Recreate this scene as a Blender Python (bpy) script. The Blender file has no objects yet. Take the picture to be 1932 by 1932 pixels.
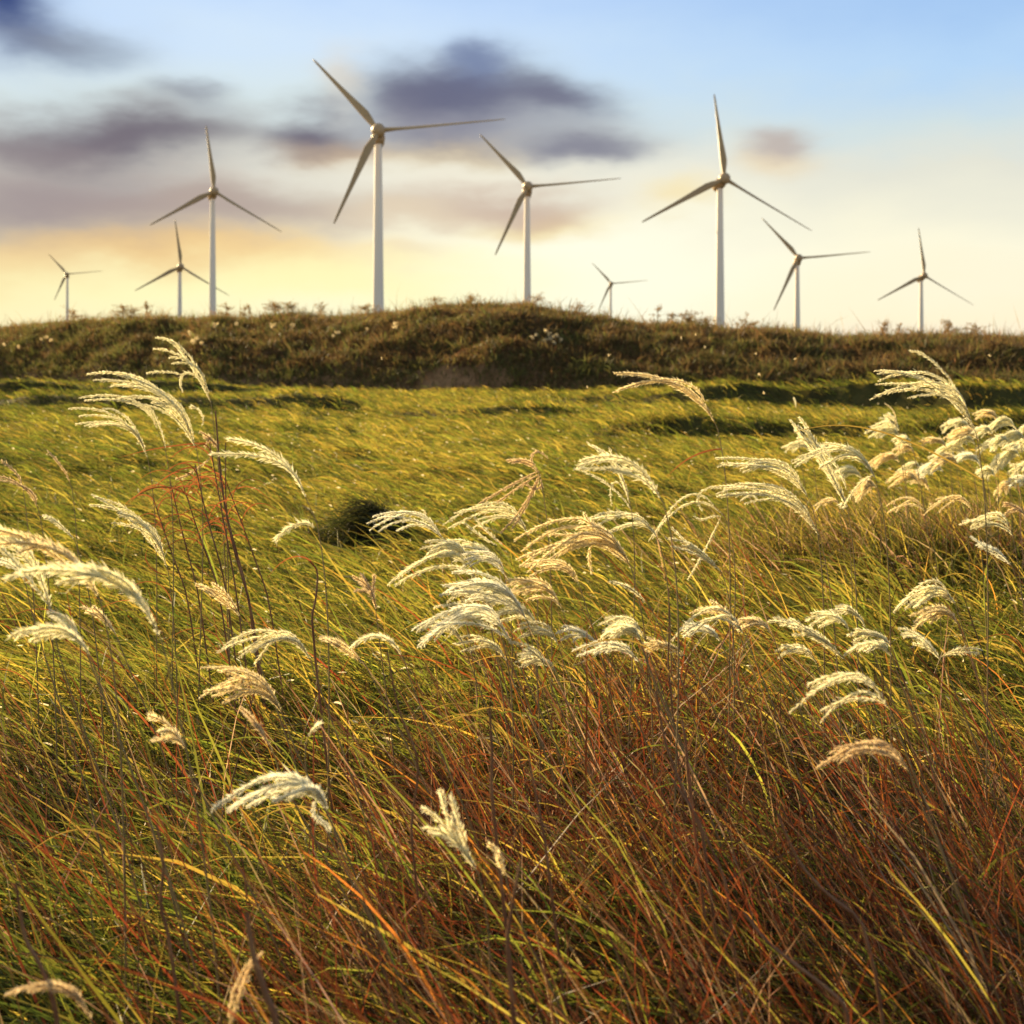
import bpy, math
import numpy as np
from mathutils import Vector, Matrix
R = math.radians
rng = np.random.default_rng(11)
scn = bpy.context.scene
COL = scn.collection

# ------------------------------------------------------------------ camera
EYE, F, CX, HY = 1.65, 2654.0, 966.0, 670.0        # eye height; focal length, centre and horizon row in a 1932 px picture
cam_d = bpy.data.cameras.new("camera"); cam = bpy.data.objects.new("camera", cam_d); COL.objects.link(cam)
cam.location = (0, 0, EYE); cam.rotation_euler = (R(90), 0, 0)
cam_d.sensor_width = 36; cam_d.lens = 36 * F / 1932; cam_d.shift_y = -(966 - HY) / 1932
cam_d.clip_start = .05; cam_d.clip_end = 20000
cam_d.dof.use_dof = True; cam_d.dof.focus_distance = 4.7; cam_d.dof.aperture_fstop = 5.2
scn.camera = cam

# ------------------------------------------------------------------ sun and sky
SUN_EL, SUN_AZ = 17.0, -40.0                        # azimuth from the view direction (+y), negative to the left
sd = bpy.data.lights.new("sun", 'SUN'); sun = bpy.data.objects.new("sun", sd); COL.objects.link(sun)
sd.energy = 5.0; sd.angle = R(.5); sd.color = (1, .75, .39)
to_sun = Vector((math.sin(R(SUN_AZ)) * math.cos(R(SUN_EL)), math.cos(R(SUN_AZ)) * math.cos(R(SUN_EL)), math.sin(R(SUN_EL))))
sun.rotation_euler = to_sun.to_track_quat('Z', 'Y').to_euler()
scn.view_settings.view_transform = 'Standard'; scn.view_settings.look = 'None'
scn.view_settings.exposure = 1.4; scn.view_settings.gamma = 1.0
scn.cycles.max_bounces = 8; scn.cycles.diffuse_bounces = 5; scn.cycles.transmission_bounces = 4
scn.cycles.transparent_max_bounces = 10; scn.cycles.sample_clamp_indirect = 6

def lin(r, g, b):
    return tuple(((c / 255) / 12.92 if c / 255 <= .04045 else ((c / 255 + .055) / 1.055) ** 2.4) for c in (r, g, b)) + (1,)

w = bpy.data.worlds.new("World"); scn.world = w; w.use_nodes = True
nt = w.node_tree; nt.nodes.clear()
def N(t, **k):
    n = nt.nodes.new(t)
    for a, b in k.items(): setattr(n, a, b)
    return n
def put(sock, v):
    if hasattr(v, 'links'): nt.links.new(v, sock)
    else: sock.default_value = v
def M(op, a, b=0.0, c=None):
    n = N('ShaderNodeMath', operation=op); put(n.inputs[0], a); put(n.inputs[1], b)
    if c is not None: put(n.inputs[2], c)
    return n.outputs[0]
def MIX(f, a, b):
    n = N('ShaderNodeMix', data_type='RGBA'); put(n.inputs[0], f); put(n.inputs[6], a); put(n.inputs[7], b); return n.outputs[2]
def RAMP(f, stops):
    n = N('ShaderNodeValToRGB'); put(n.inputs[0], f); e = n.color_ramp.elements
    while len(e) < len(stops): e.new(.5)
    for q, (p, c) in zip(e, stops): q.position = p; q.color = c
    return n.outputs[0]
sky = N('ShaderNodeTexSky', sky_type='NISHITA', sun_disc=False)
sky.sun_elevation = R(SUN_EL); sky.sun_rotation = R(SUN_AZ); sky.air_density = 1.2; sky.dust_density = 2.0
skyc = N('ShaderNodeVectorMath', operation='MULTIPLY'); nt.links.new(sky.outputs[0], skyc.inputs[0]); skyc.inputs[1].default_value = (.135, .108, .082)
tc = N('ShaderNodeTexCoord'); sep = N('ShaderNodeSeparateXYZ'); nt.links.new(tc.outputs['Generated'], sep.inputs[0])
X, Y, Z = sep.outputs
az = M('ARCTAN2', X, Y)                              # bearing from +y
hl = M('SQRT', M('ADD', M('MULTIPLY', X, X), M('MULTIPLY', Y, Y)))
el = M('ARCTAN2', Z, hl)
cmb = N('ShaderNodeCombineXYZ'); put(cmb.inputs[0], M('MULTIPLY', az, 9)); put(cmb.inputs[1], M('MULTIPLY', el, 22)); put(cmb.inputs[2], 3.7)
nz = N('ShaderNodeTexNoise'); nt.links.new(cmb.outputs[0], nz.inputs['Vector']); nz.inputs['Scale'].default_value = 1.0; nz.inputs['Detail'].default_value = 5.0; nz.inputs['Roughness'].default_value = .5
nsep = N('ShaderNodeSeparateColor'); nt.links.new(nz.outputs['Color'], nsep.inputs[0])
azw = M('ADD', az, M('MULTIPLY', M('SUBTRACT', nsep.outputs[0], .5), .085))
elw = M('ADD', el, M('MULTIPLY', M('SUBTRACT', nsep.outputs[1], .5), .06))
def ang(px, py): return math.atan((px - CX) / F), math.atan((HY - py) / F)
# thin evening veil: cream low, blue higher, bluer away from the sun
e01 = M('MULTIPLY', elw, 1 / .4)
def st(py): return max(0, math.atan((HY - py) / F)) / .4
left = RAMP(e01, [(0, lin(254, 234, 188)), (st(560), lin(255, 248, 190)), (st(470), lin(254, 240, 190)), (st(350), lin(232, 228, 212)), (st(200), lin(216, 230, 232)), (st(90), lin(208, 228, 248)), (st(0), lin(196, 220, 250)), (1, lin(120, 160, 222))])
right = RAMP(e01, [(0, lin(248, 230, 208)), (st(600), lin(254, 242, 208)), (st(480), lin(250, 245, 218)), (st(330), lin(226, 226, 212)), (st(250), lin(206, 222, 226)), (st(140), lin(180, 212, 244)), (st(0), lin(158, 194, 238)), (1, lin(100, 150, 225))])
mr = N('ShaderNodeMapRange', interpolation_type='SMOOTHSTEP'); put(mr.inputs[0], azw); mr.inputs[1].default_value = -.16; mr.inputs[2].default_value = .36
veil = MIX(mr.outputs[0], left, right)
def blob(col, px, py, rx, ry, k, pw=1.6):
    a0, e0 = ang(px, py)
    dx = M('MULTIPLY', M('SUBTRACT', azw, a0), F / rx); dy = M('MULTIPLY', M('SUBTRACT', elw, e0), F / ry)
    q = M('ADD', M('MULTIPLY', dx, dx), M('MULTIPLY', dy, dy))
    m = M('EXPONENT', M('MULTIPLY', M('POWER', q, pw / 2 + .4), -1.0))
    return MIX(M('MULTIPLY', m, k), col, blob.c)
CL = [((255, 255, 236), 920, 500, 560, 150, 1.0), ((255, 246, 180), 600, 525, 440, 66, .85), ((246, 206, 138), 300, 470, 390, 38, .9), ((240, 206, 148), 20, 510, 150, 60, .7),
      ((240, 214, 158), 850, 292, 160, 34, .8), ((245, 240, 220), 850, 340, 150, 36, .8), ((228, 196, 148), 640, 292, 80, 30, .7), ((243, 222, 168), 1010, 425, 150, 28, .8), ((246, 226, 172), 1290, 380, 70, 30, .7),
      ((240, 218, 178), 1470, 312, 75, 30, .7), ((228, 214, 192), 655, 165, 50, 55, .6),
      ((128, 140, 158), 130, 110, 130, 46, .6), ((66, 82, 130), 0, 25, 95, 84, 1.0), ((120, 124, 140), 75, 90, 90, 25, .5), ((146, 150, 160), 340, 192, 75, 26, .75),
      ((158, 146, 148), 110, 390, 350, 76, .95), ((176, 158, 150), 440, 400, 270, 46, .8), ((118, 112, 122), 225, 272, 240, 56, 1.0), ((132, 120, 126), 60, 300, 140, 40, .75),
      ((114, 110, 124), 585, 258, 105, 46, 1.0), ((176, 156, 140), 620, 288, 95, 26, .6),
      ((122, 120, 140), 830, 235, 130, 60, .8), ((112, 112, 132), 800, 195, 85, 62, .85), ((104, 106, 130), 885, 172, 155, 52, 1.0), ((118, 132, 166), 912, 120, 62, 40, .9), ((110, 112, 134), 1025, 192, 120, 34, .95), ((146, 146, 158), 960, 250, 220, 44, .65), ((128, 128, 144), 1105, 285, 110, 34, .9),
      ((198, 174, 156), 930, 382, 200, 34, .85), ((206, 178, 150), 1030, 405, 90, 22, .6), ((222, 200, 170), 740, 405, 160, 26, .6), ((186, 174, 168), 1470, 280, 62, 32, .85), ((232, 210, 176), 770, 468, 70, 20, .4)]
c = veil
for rgb, px, py, rx, ry, k in CL:
    blob.c = lin(*rgb); c = blob(c, px, py, rx, ry, k)
fr = N('ShaderNodeMapRange', interpolation_type='SMOOTHSTEP'); put(fr.inputs[0], el); fr.inputs[1].default_value = .30; fr.inputs[2].default_value = .75
vs = N('ShaderNodeVectorMath', operation='SCALE'); put(vs.inputs[0], c); vs.inputs['Scale'].default_value = 2 ** -1.35
final = MIX(fr.outputs[0], vs.outputs[0], skyc.outputs[0])
bg = N('ShaderNodeBackground'); nt.links.new(final, bg.inputs[0]); bg.inputs[1].default_value = 1.0
wo = N('ShaderNodeOutputWorld'); nt.links.new(bg.outputs[0], wo.inputs[0])

# ------------------------------------------------------------------ helpers
def tag(o, label=None, cat=None, group=None, kind=None):
    for k, v in (('label', label), ('category', cat), ('group', group), ('kind', kind)):
        if v: o[k] = v
    return o
def empty(name, loc, label, cat, group=None):
    o = bpy.data.objects.new(name, None); COL.objects.link(o); o.location = loc; o.empty_display_size = .1
    return tag(o, label, cat, group)
def mesh_np(name, V, faces, mats, parent=None, col=None, midx=None, smooth=False, origin=None):
    """faces: list of (n,k) index arrays; V in world space, moved to the origin or parent"""
    V = np.asarray(V, np.float32)
    off = np.array(parent.location if parent is not None else (origin if origin is not None else (0, 0, 0)), np.float32)
    me = bpy.data.meshes.new(name)
    loops = np.concatenate([f.ravel() for f in faces]).astype(np.int32)
    sizes = np.concatenate([np.full(len(f), f.shape[1], np.int32) for f in faces])
    me.vertices.add(len(V)); me.vertices.foreach_set('co', (V - off).ravel())
    me.loops.add(len(loops)); me.loops.foreach_set('vertex_index', loops)
    me.polygons.add(len(sizes)); me.polygons.foreach_set('loop_start', np.concatenate([[0], np.cumsum(sizes)[:-1]]).astype(np.int32))
    for m in (mats if isinstance(mats, (list, tuple)) else [mats]): me.materials.append(m)
    if midx is not None: me.polygons.foreach_set('material_index', np.asarray(midx, np.int32))
    me.polygons.foreach_set('use_smooth', np.full(len(sizes), smooth, bool))
    if col is not None:
        a = me.attributes.new('tint', 'FLOAT_COLOR', 'POINT'); cc = np.ones((len(V), 4), np.float32); cc[:, :3] = col; a.data.foreach_set('color', cc.ravel())
    me.update(calc_edges=True); me.validate()
    o = bpy.data.objects.new(name, me); COL.objects.link(o)
    if parent is not None: o.parent = parent
    elif origin is not None: o.location = origin
    return o
def pt(px, py, d): return np.array([(px - CX) / F * d, d, EYE + (HY - py) / F * d])
_wv = {}
def noise(x, y, scale, seed, n=9):
    """smooth 2-D noise, about -1..1, from a sum of random waves"""
    r = np.random.default_rng(seed); x = np.asarray(x, float); y = np.asarray(y, float); s = 0
    for i in range(n):
        a = r.uniform(0, 6.283); k = 6.283 / scale * r.uniform(.5, 1.9); s = s + np.sin((x * math.cos(a) + y * math.sin(a)) * k + r.uniform(0, 6.283))
    return s / math.sqrt(n) * .8
def sstep(a, b, x): t = np.clip((x - a) / (b - a), 0, 1); return t * t * (3 - 2 * t)
def bez(P, m):
    t = np.linspace(0, 1, m)[:, None]; P = [np.asarray(p, float) for p in P]
    while len(P) > 1: P = [P[i] * (1 - t) + P[i + 1] * t for i in range(len(P) - 1)]
    return P[0]
def unit(v): return v / np.maximum(np.linalg.norm(v, axis=-1, keepdims=True), 1e-9)

# ------------------------------------------------------------------ materials
def mat(name): m = bpy.data.materials.new(name); m.use_nodes = True; m.node_tree.nodes.clear(); return m, m.node_tree
def leafy(name, color=None, trans=.5, rough=.5, spec=.22, tcol=1.25, sheer=.0):
    """thin leaf: diffuse + translucent + a soft sheen; colour from the per-blade tint when none is given"""
    m, t = mat(name); L = t.links.new; A = t.nodes.new
    out = A('ShaderNodeOutputMaterial'); mx = A('ShaderNodeMixShader'); tr = A('ShaderNodeBsdfTranslucent'); pb = A('ShaderNodeBsdfPrincipled')
    pb.inputs['Roughness'].default_value = rough; pb.inputs['Specular IOR Level'].default_value = spec
    if color is None:
        at = A('ShaderNodeAttribute'); at.attribute_name = 'tint'; cs = at.outputs['Color']
    else:
        nz = A('ShaderNodeTexNoise'); nz.inputs['Scale'].default_value = 60; rp = A('ShaderNodeValToRGB'); L(nz.outputs['Fac'], rp.inputs[0])
        rp.color_ramp.elements[0].position = .35; rp.color_ramp.elements[1].position = .65
        rp.color_ramp.elements[0].color = tuple(c * .8 for c in color) + (1,); rp.color_ramp.elements[1].color = tuple(min(1, c * 1.12) for c in color) + (1,); cs = rp.outputs[0]
    sc = A('ShaderNodeVectorMath'); sc.operation = 'SCALE'; sc.inputs['Scale'].default_value = tcol; L(cs, sc.inputs[0])
    L(cs, pb.inputs['Base Color']); L(sc.outputs[0], tr.inputs['Color']); mx.inputs[0].default_value = trans
    L(pb.outputs[0], mx.inputs[1]); L(tr.outputs[0], mx.inputs[2]); last = mx.outputs[0]
    if sheer:                                                       # silky hair lets part of the light straight through
        tp = A('ShaderNodeBsdfTransparent'); m2 = A('ShaderNodeMixShader'); m2.inputs[0].default_value = sheer; L(last, m2.inputs[1]); L(tp.outputs[0], m2.inputs[2]); last = m2.outputs[0]
    L(last, out.inputs[0]); return m
def solid(name, c0, c1, scale=3, rough=.6, spec=.3, bump=0.0, detail=6):
    m, t = mat(name); L = t.links.new; A = t.nodes.new
    out = A('ShaderNodeOutputMaterial'); pb = A('ShaderNodeBsdfPrincipled'); nz = A('ShaderNodeTexNoise'); nz.inputs['Scale'].default_value = scale; nz.inputs['Detail'].default_value = detail
    tc = A('ShaderNodeTexCoord'); L(tc.outputs['Object'], nz.inputs['Vector'])
    rp = A('ShaderNodeValToRGB'); rp.color_ramp.elements[0].position = .32; rp.color_ramp.elements[1].position = .68
    rp.color_ramp.elements[0].color = c0 + (1,); rp.color_ramp.elements[1].color = c1 + (1,)
    L(nz.outputs['Fac'], rp.inputs[0]); L(rp.outputs[0], pb.inputs['Base Color']); pb.inputs['Roughness'].default_value = rough; pb.inputs['Specular IOR Level'].default_value = spec
    if bump:
        b = A('ShaderNodeBump'); b.inputs['Strength'].default_value = bump; L(nz.outputs['Fac'], b.inputs['Height']); L(b.outputs[0], pb.inputs['Normal'])
    L(pb.outputs[0], out.inputs[0]); return m
m_grass = leafy('grass_blade', trans=.5, tcol=1.3, rough=.55, spec=.18)
m_scrub = leafy('scrub_leaf', trans=.55, spec=.1, tcol=1.3)
m_plume = leafy('plume_hair', (.96, .88, .60), trans=.66, rough=.35, tcol=1.04, sheer=.42)
m_plumes = [m_plume, leafy('plume_hair_golden', (.93, .78, .46), trans=.66, rough=.4, tcol=1.05, sheer=.36), leafy('plume_hair_white', (.96, .92, .72), trans=.66, rough=.4, tcol=1.02, sheer=.40)]
m_dry = leafy('dry_plume_hair', (.72, .56, .32), trans=.55, tcol=1.1, sheer=.25)
m_seed = leafy('plume_seed', (.50, .36, .16), trans=.35, tcol=1.0)
m_stem = solid('green_brown_stem', (.17, .13, .05), (.28, .18, .07), 25)
m_red = leafy('russet_leaf', (.26, .085, .03), trans=.45, rough=.75, spec=.06)
m_gold = leafy('gold_leaf', (.36, .24, .05), trans=.5, rough=.75, spec=.06)
m_green = leafy('green_leaf', (.13, .15, .025), trans=.5, rough=.75, spec=.06)
m_stalk = solid('brown_stalk', (.14, .055, .022), (.26, .13, .055), 18)
m_weed = leafy('weed_leaf', (.24, .14, .035), trans=.5, spec=.1)
m_ground = solid('soil_and_thatch', (.030, .028, .010), (.085, .075, .022), .9, .95, .05, .4)
m_hill = solid('hill_soil', (.13, .072, .032), (.26, .15, .072), .8, .95, .05, .5)
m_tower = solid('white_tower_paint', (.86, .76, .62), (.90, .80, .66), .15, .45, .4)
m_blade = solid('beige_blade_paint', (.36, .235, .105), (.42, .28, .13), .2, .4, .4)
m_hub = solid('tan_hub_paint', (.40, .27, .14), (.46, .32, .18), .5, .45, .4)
m_shade = solid('shade_dark_thatch', (.032, .036, .012), (.07, .07, .024), 14, 1, 0)  # dark colour stands in for the shadow in the meadow hollow
m_fluff = leafy('seed_fluff', (.75, .62, .36), trans=.5)

# ------------------------------------------------------------------ terrain
def sx(x, y): return np.asarray(x) / np.maximum(np.asarray(y), .5)
def P2S(px): return (np.asarray(px, float) - CX) / F
RIDGES = [  # (bearing knots px, distance, height, back length): low grass banks that face the camera
    ([-700, -200, 250, 640, 720], [46, 45, 41, 40, 40], [.38, .45, .42, .36, .0], 6),
    ([1080, 1180, 1400, 1900, 2600], [28.5, 28, 27, 26, 25], [.0, .32, .36, .36, .3], 7),
    ([980, 1160, 1450, 1900, 2700], [47, 45, 42, 39, 37], [.0, .30, .62, .72, .8], 14),
    ([-900, 0, 420, 560], [60, 58, 57, 57], [.5, .5, .4, .0], 6), ([700, 800, 1000, 1100], [37, 37, 36, 36], [0, .26, .26, 0], 5)]
def ground_z(x, y):
    x = np.asarray(x, float); y = np.asarray(y, float); s = sx(x, y)
    z = noise(x, y, 4.5, 5) * .05 + noise(x, y, 13, 6) * .07 * sstep(6, 20, y)
    z = z + noise(x, y, 1.6, 15) * .05 * sstep(7, 14, y) * (1 - sstep(45, 80, y))
    for kp, dd, hh, back in RIDGES:
        ks = P2S(kp); d0 = np.interp(s, ks, dd) + noise(x, y, 6, 7) * .5; h = np.interp(s, ks, hh, left=hh[0] if kp[0] < 0 else 0, right=hh[-1] if kp[-1] > 1900 else 0) * (1 + .25 * noise(x, y, 5, 8))
        dl = y - d0; z = z + h * sstep(-.35, .1, dl) * (1 - sstep(0, back, dl))
    fade = 1 - sstep(90, 260, np.hypot(x, y))
    return z * fade
ys = np.concatenate([np.linspace(-25, 0, 26), np.arange(.35, 16, .22), np.arange(16, 62, .32), np.arange(62, 130, 2.0), np.geomspace(135, 9000, 26)])
ss = np.linspace(-1, 1, 181)
YY, SS = np.meshgrid(ys, ss, indexing='ij'); XX = SS * (14 + .80 * np.abs(YY)); ZZ = ground_z(XX, YY)
n0, n1 = YY.shape
def grid_faces(n0, n1):
    i = np.arange(n0 - 1)[:, None] * n1 + np.arange(n1 - 1)[None, :]; i = i.ravel(); return np.stack([i, i + 1, i + n1 + 1, i + n1], 1)
tag(mesh_np('ground', np.stack([XX, YY, ZZ], -1).reshape(-1, 3), [grid_faces(n0, n1)], m_ground, smooth=True), kind='structure')

SKY_PX = [-900, -400, 0, 70, 130, 230, 330, 400, 470, 540, 610, 700, 760, 820, 900, 960, 1000, 1050, 1100, 1150, 1200, 1250, 1310, 1350, 1400, 1460, 1500, 1580, 1650, 1720, 1800, 1932, 2300, 2900]
SKY_PY = [640, 630, 616, 610, 604, 598, 600, 598, 600, 592, 596, 592, 585, 578, 572, 572, 575, 584, 592, 600, 608, 612, 608, 616, 619, 623, 624, 631, 634, 630, 632, 635, 638, 645]
def foot_d(s): return np.interp(s, P2S([-900, 0, 400, 800, 1200, 1450, 1932, 2900]), [92, 84, 70, 64, 60, 58, 55, 50])
def hill_pt(s, t):
    """t: 0 foot .. 1 crest .. 4 back foot"""
    s = np.asarray(s, float); t = np.asarray(t, float); df = foot_d(s); dc = df + 13
    zc = EYE + (HY - np.interp(s, P2S(SKY_PX), SKY_PY)) / F * dc - .42
    y = df + 13 * t; x = s * (df + 13 * np.clip(t, 0, 1.0)) + 0 * y
    up = 1 - (1 - np.clip(t, 0, 1)) ** 1.9; dn = sstep(1.1, 4, t)
    lump = noise(x, y, 6, 21) * .22 + noise(x, y, 2.4, 22) * .14
    z = zc * up * (1 - dn) - .6 * (dn + (t < 0)) + lump * sstep(0, .25, t) * (1 - sstep(.55, 1.0, t) * .75) - .25 * (1 - sstep(0, .08, t))
    return np.stack([x, y, z], -1)
S2, T2 = np.meshgrid(np.linspace(-.75, .78, 420), np.concatenate([np.linspace(-.12, 1.3, 40), np.linspace(1.4, 4, 14)]))
HV = hill_pt(S2, T2); tag(mesh_np('hill', HV.reshape(-1, 3), [grid_faces(*S2.shape)], m_hill, smooth=True), kind='structure')

# ------------------------------------------------------------------ grass
def blades(pos, L, W, az, th0, th1, seg=4, twist=1.0, bend=.5):
    n = len(pos); t = np.linspace(0, 1, seg + 1)
    a = az[:, None] + rng.normal(0, bend, n)[:, None] * t[None] ** 1.5
    th = th0[:, None] + (th1 - th0)[:, None] * t[None]
    thm = (th[:, 1:] + th[:, :-1]) / 2; am = (a[:, 1:] + a[:, :-1]) / 2; ds = (L / seg)[:, None]
    st_ = np.stack([np.sin(thm) * np.cos(am) * ds, np.sin(thm) * np.sin(am) * ds, np.cos(thm) * ds], -1)
    P = np.concatenate([np.zeros((n, 1, 3)), np.cumsum(st_, 1)], 1) + pos[:, None, :]
    tan = np.stack([np.sin(th) * np.cos(a), np.sin(th) * np.sin(a), np.cos(th)], -1)
    side = np.stack([-np.sin(a), np.cos(a), 0 * a], -1); nor = np.cross(tan, side)
    ro = rng.uniform(0, 6.283, n)[:, None] + rng.normal(0, twist, n)[:, None] * t[None]
    wv = side * np.cos(ro)[..., None] + nor * np.sin(ro)[..., None]
    prof = np.interp(t, [0, .3, .7, 1], [.8, 1, .7, .06])
    hw = wv * (W[:, None] * prof[None] / 2)[..., None]
    V = np.stack([P - hw, P + hw], 2)                        # n, seg+1, 2, 3
    b = (np.arange(n) * (seg + 1) * 2)[:, None]; k = (np.arange(seg) * 2)[None]
    i = (b + k).ravel(); Fq = np.stack([i, i + 1, i + 3, i + 2], 1)
    return V.reshape(-1, 3), Fq, np.arange(n).repeat((seg + 1) * 2)
def scatter(n, d0, d1, half=.50, pad=1.1, k=3.0):
    u = rng.uniform(0, 1, n); A = 1 + (d0 / k) ** 2; B = 1 + (d1 / k) ** 2
    d = k * np.sqrt(A * (B / A) ** u - 1); x = rng.uniform(-1, 1, n) * (half * d + pad)
    return x, d
def palette(n, cols, p):
    c = np.array(cols)[rng.choice(len(cols), n, p=np.array(p) / sum(p))]
    return np.clip(c * rng.lognormal(0, .22, (n, 1)) * rng.lognormal(0, .07, (n, 3)), .002, .9)
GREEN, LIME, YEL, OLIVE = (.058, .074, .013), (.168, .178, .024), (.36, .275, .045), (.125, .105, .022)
RUST, BROWN, TAN, ORANGE = (.19, .048, .016), (.11, .048, .022), (.34, .215, .12), (.36, .15, .025)
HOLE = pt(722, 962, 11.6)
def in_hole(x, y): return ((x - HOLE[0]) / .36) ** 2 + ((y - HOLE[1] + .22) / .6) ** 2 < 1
def wind(x, y): return math.pi + .35 + noise(x, y, 3.5, 31) * .55 + noise(x, y, 1.1, 32) * .35
def rdens(x, y):
    s = sx(x, y); return np.clip(.17 + .60 * sstep(-.14, .10, s) + .42 * noise(x, y, 1.2, 51) - .95 * sstep(4.8, 7.0, y) - .2 * (1 - sstep(1.8, 2.4, y)) * (s < 0) - .7 * sstep(.16, .28, s) * sstep(3.6, 4.8, y), .015, 1)
# near and middle meadow
def grass_patch(name, n, d0, d1, seg, pal, Lm, wk, t0, t1, keep=None, azj=.5, m=None):
    mat_ = m or m_grass
    x, y = scatter(n, d0, d1)
    ok = ~in_hole(x, y)
    if keep is not None: ok &= keep(x, y)
    x, y = x[ok], y[ok]; m = len(x)
    L = Lm(x, y) * rng.lognormal(0, .25, m); W = wk(y) * rng.lognormal(0, .3, m)
    th0 = np.abs(rng.normal(t0[0], t0[1], m)); th1 = rng.normal(t1[0], t1[1], m)
    V, Fq, idx = blades(np.stack([x, y, ground_z(x, y) - .01], -1), L, W, wind(x, y) + rng.normal(0, azj, m), th0, th1, seg)
    c = pal(x, y, m)
    return tag(mesh_np(name, V, [Fq], mat_, col=c[idx]), kind='stuff')
def mixpal(x, y, m):
    g = palette(m, [GREEN, LIME, YEL, OLIVE], [.50, .26, .10, .25]); d = palette(m, [LIME, YEL, OLIVE, GREEN], [.45, .30, .2, .16])
    f = (sstep(2.8, 6, y) + .3 * noise(x, y, 3, 41))[:, None]; r = rng.uniform(0, 1, (m, 1)); return np.where(r < f, d, g)
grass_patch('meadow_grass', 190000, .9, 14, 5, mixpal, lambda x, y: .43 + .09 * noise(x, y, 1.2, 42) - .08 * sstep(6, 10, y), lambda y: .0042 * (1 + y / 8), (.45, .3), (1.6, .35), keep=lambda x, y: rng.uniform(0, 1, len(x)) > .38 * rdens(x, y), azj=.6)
def fieldpal(x, y, m):
    a = palette(m, [LIME, YEL, OLIVE, GREEN], [.44, .46, .16, .04]); b = palette(m, [GREEN, LIME, OLIVE], [.5, .3, .2])
    f = .26 + .46 * noise(x, y, 4.0, 43) + .35 * sstep(-.1, -.33, sx(x, y)); return np.where(rng.uniform(0, 1, (m, 1)) < f[:, None], b, a)
grass_patch('field_grass', 260000, 10, 66, 4, fieldpal, lambda x, y: .36 + .08 * noise(x, y, 3, 44), lambda y: .0050 * (1 + y / 15), (.7, .25), (1.7, .25), azj=.45)
# russet dry grass, thickest to the right of the foreground
m_russet = leafy('russet_blade', trans=.38, tcol=1.25, spec=.2)
def russ(x, y): return rng.uniform(0, 1, len(x)) < rdens(x, y)
rpal = lambda x, y, m: palette(m, [RUST, BROWN, TAN, ORANGE, (.055, .03, .016)], [.32, .32, .14, .06, .26])
grass_patch('russet_grass', 140000, .9, 8, 5, rpal, lambda x, y: .40 + .1 * noise(x, y, 1.2, 52), lambda y: .0036 * (1 + y / 9), (.35, .25), (1.8, .6), keep=russ, azj=1.0, m=m_russet)
grass_patch('russet_stem_grass', 34000, .9, 8, 4, rpal, lambda x, y: .64 + .1 * noise(x, y, 1.0, 53), lambda y: .0030 * (1 + y / 9), (.35, .16), (.85, .25), keep=russ, azj=.85, m=m_russet)
# long golden and green blades that stand out of the mat
grass_patch('long_grass', 1500, 1.3, 9, 8, lambda x, y, m: palette(m, [YEL, LIME, ORANGE, RUST], [.40, .33, .12, .15]), lambda x, y: .62 + 0 * x, lambda y: .0052 * (1 + y / 12), (.4, .2), (1.1, .25), azj=.45)

# tall green grass on the shaded banks, and pale flecks painted as glints in the field
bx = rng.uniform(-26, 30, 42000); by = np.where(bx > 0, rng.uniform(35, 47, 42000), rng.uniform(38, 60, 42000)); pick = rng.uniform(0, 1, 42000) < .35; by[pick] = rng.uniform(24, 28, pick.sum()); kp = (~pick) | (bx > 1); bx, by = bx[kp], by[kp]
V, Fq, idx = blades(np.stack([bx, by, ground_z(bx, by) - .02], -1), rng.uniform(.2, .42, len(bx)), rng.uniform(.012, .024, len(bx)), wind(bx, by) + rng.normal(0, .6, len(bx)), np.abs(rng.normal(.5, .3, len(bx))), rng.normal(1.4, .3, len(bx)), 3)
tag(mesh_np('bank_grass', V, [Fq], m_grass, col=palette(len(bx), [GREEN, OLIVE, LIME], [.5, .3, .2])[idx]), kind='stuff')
fx_, fy_ = scatter(1500, 4.5, 40); n = len(fx_)
V, Fq, idx = blades(np.stack([fx_, fy_, ground_z(fx_, fy_) + rng.uniform(.22, .36, n)], -1), rng.uniform(.02, .05, n), rng.uniform(.004, .009, n) * (1 + fy_ / 20), wind(fx_, fy_) + rng.normal(0, .6, n), rng.uniform(.6, 1.6, n), rng.uniform(1.2, 2, n), 2)
tag(mesh_np('glint_fleck_grass', V, [Fq], m_grass, col=np.full((len(V), 3), [.75, .66, .42])), kind='stuff')  # pale tint imitates bright glints on the grass

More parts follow.
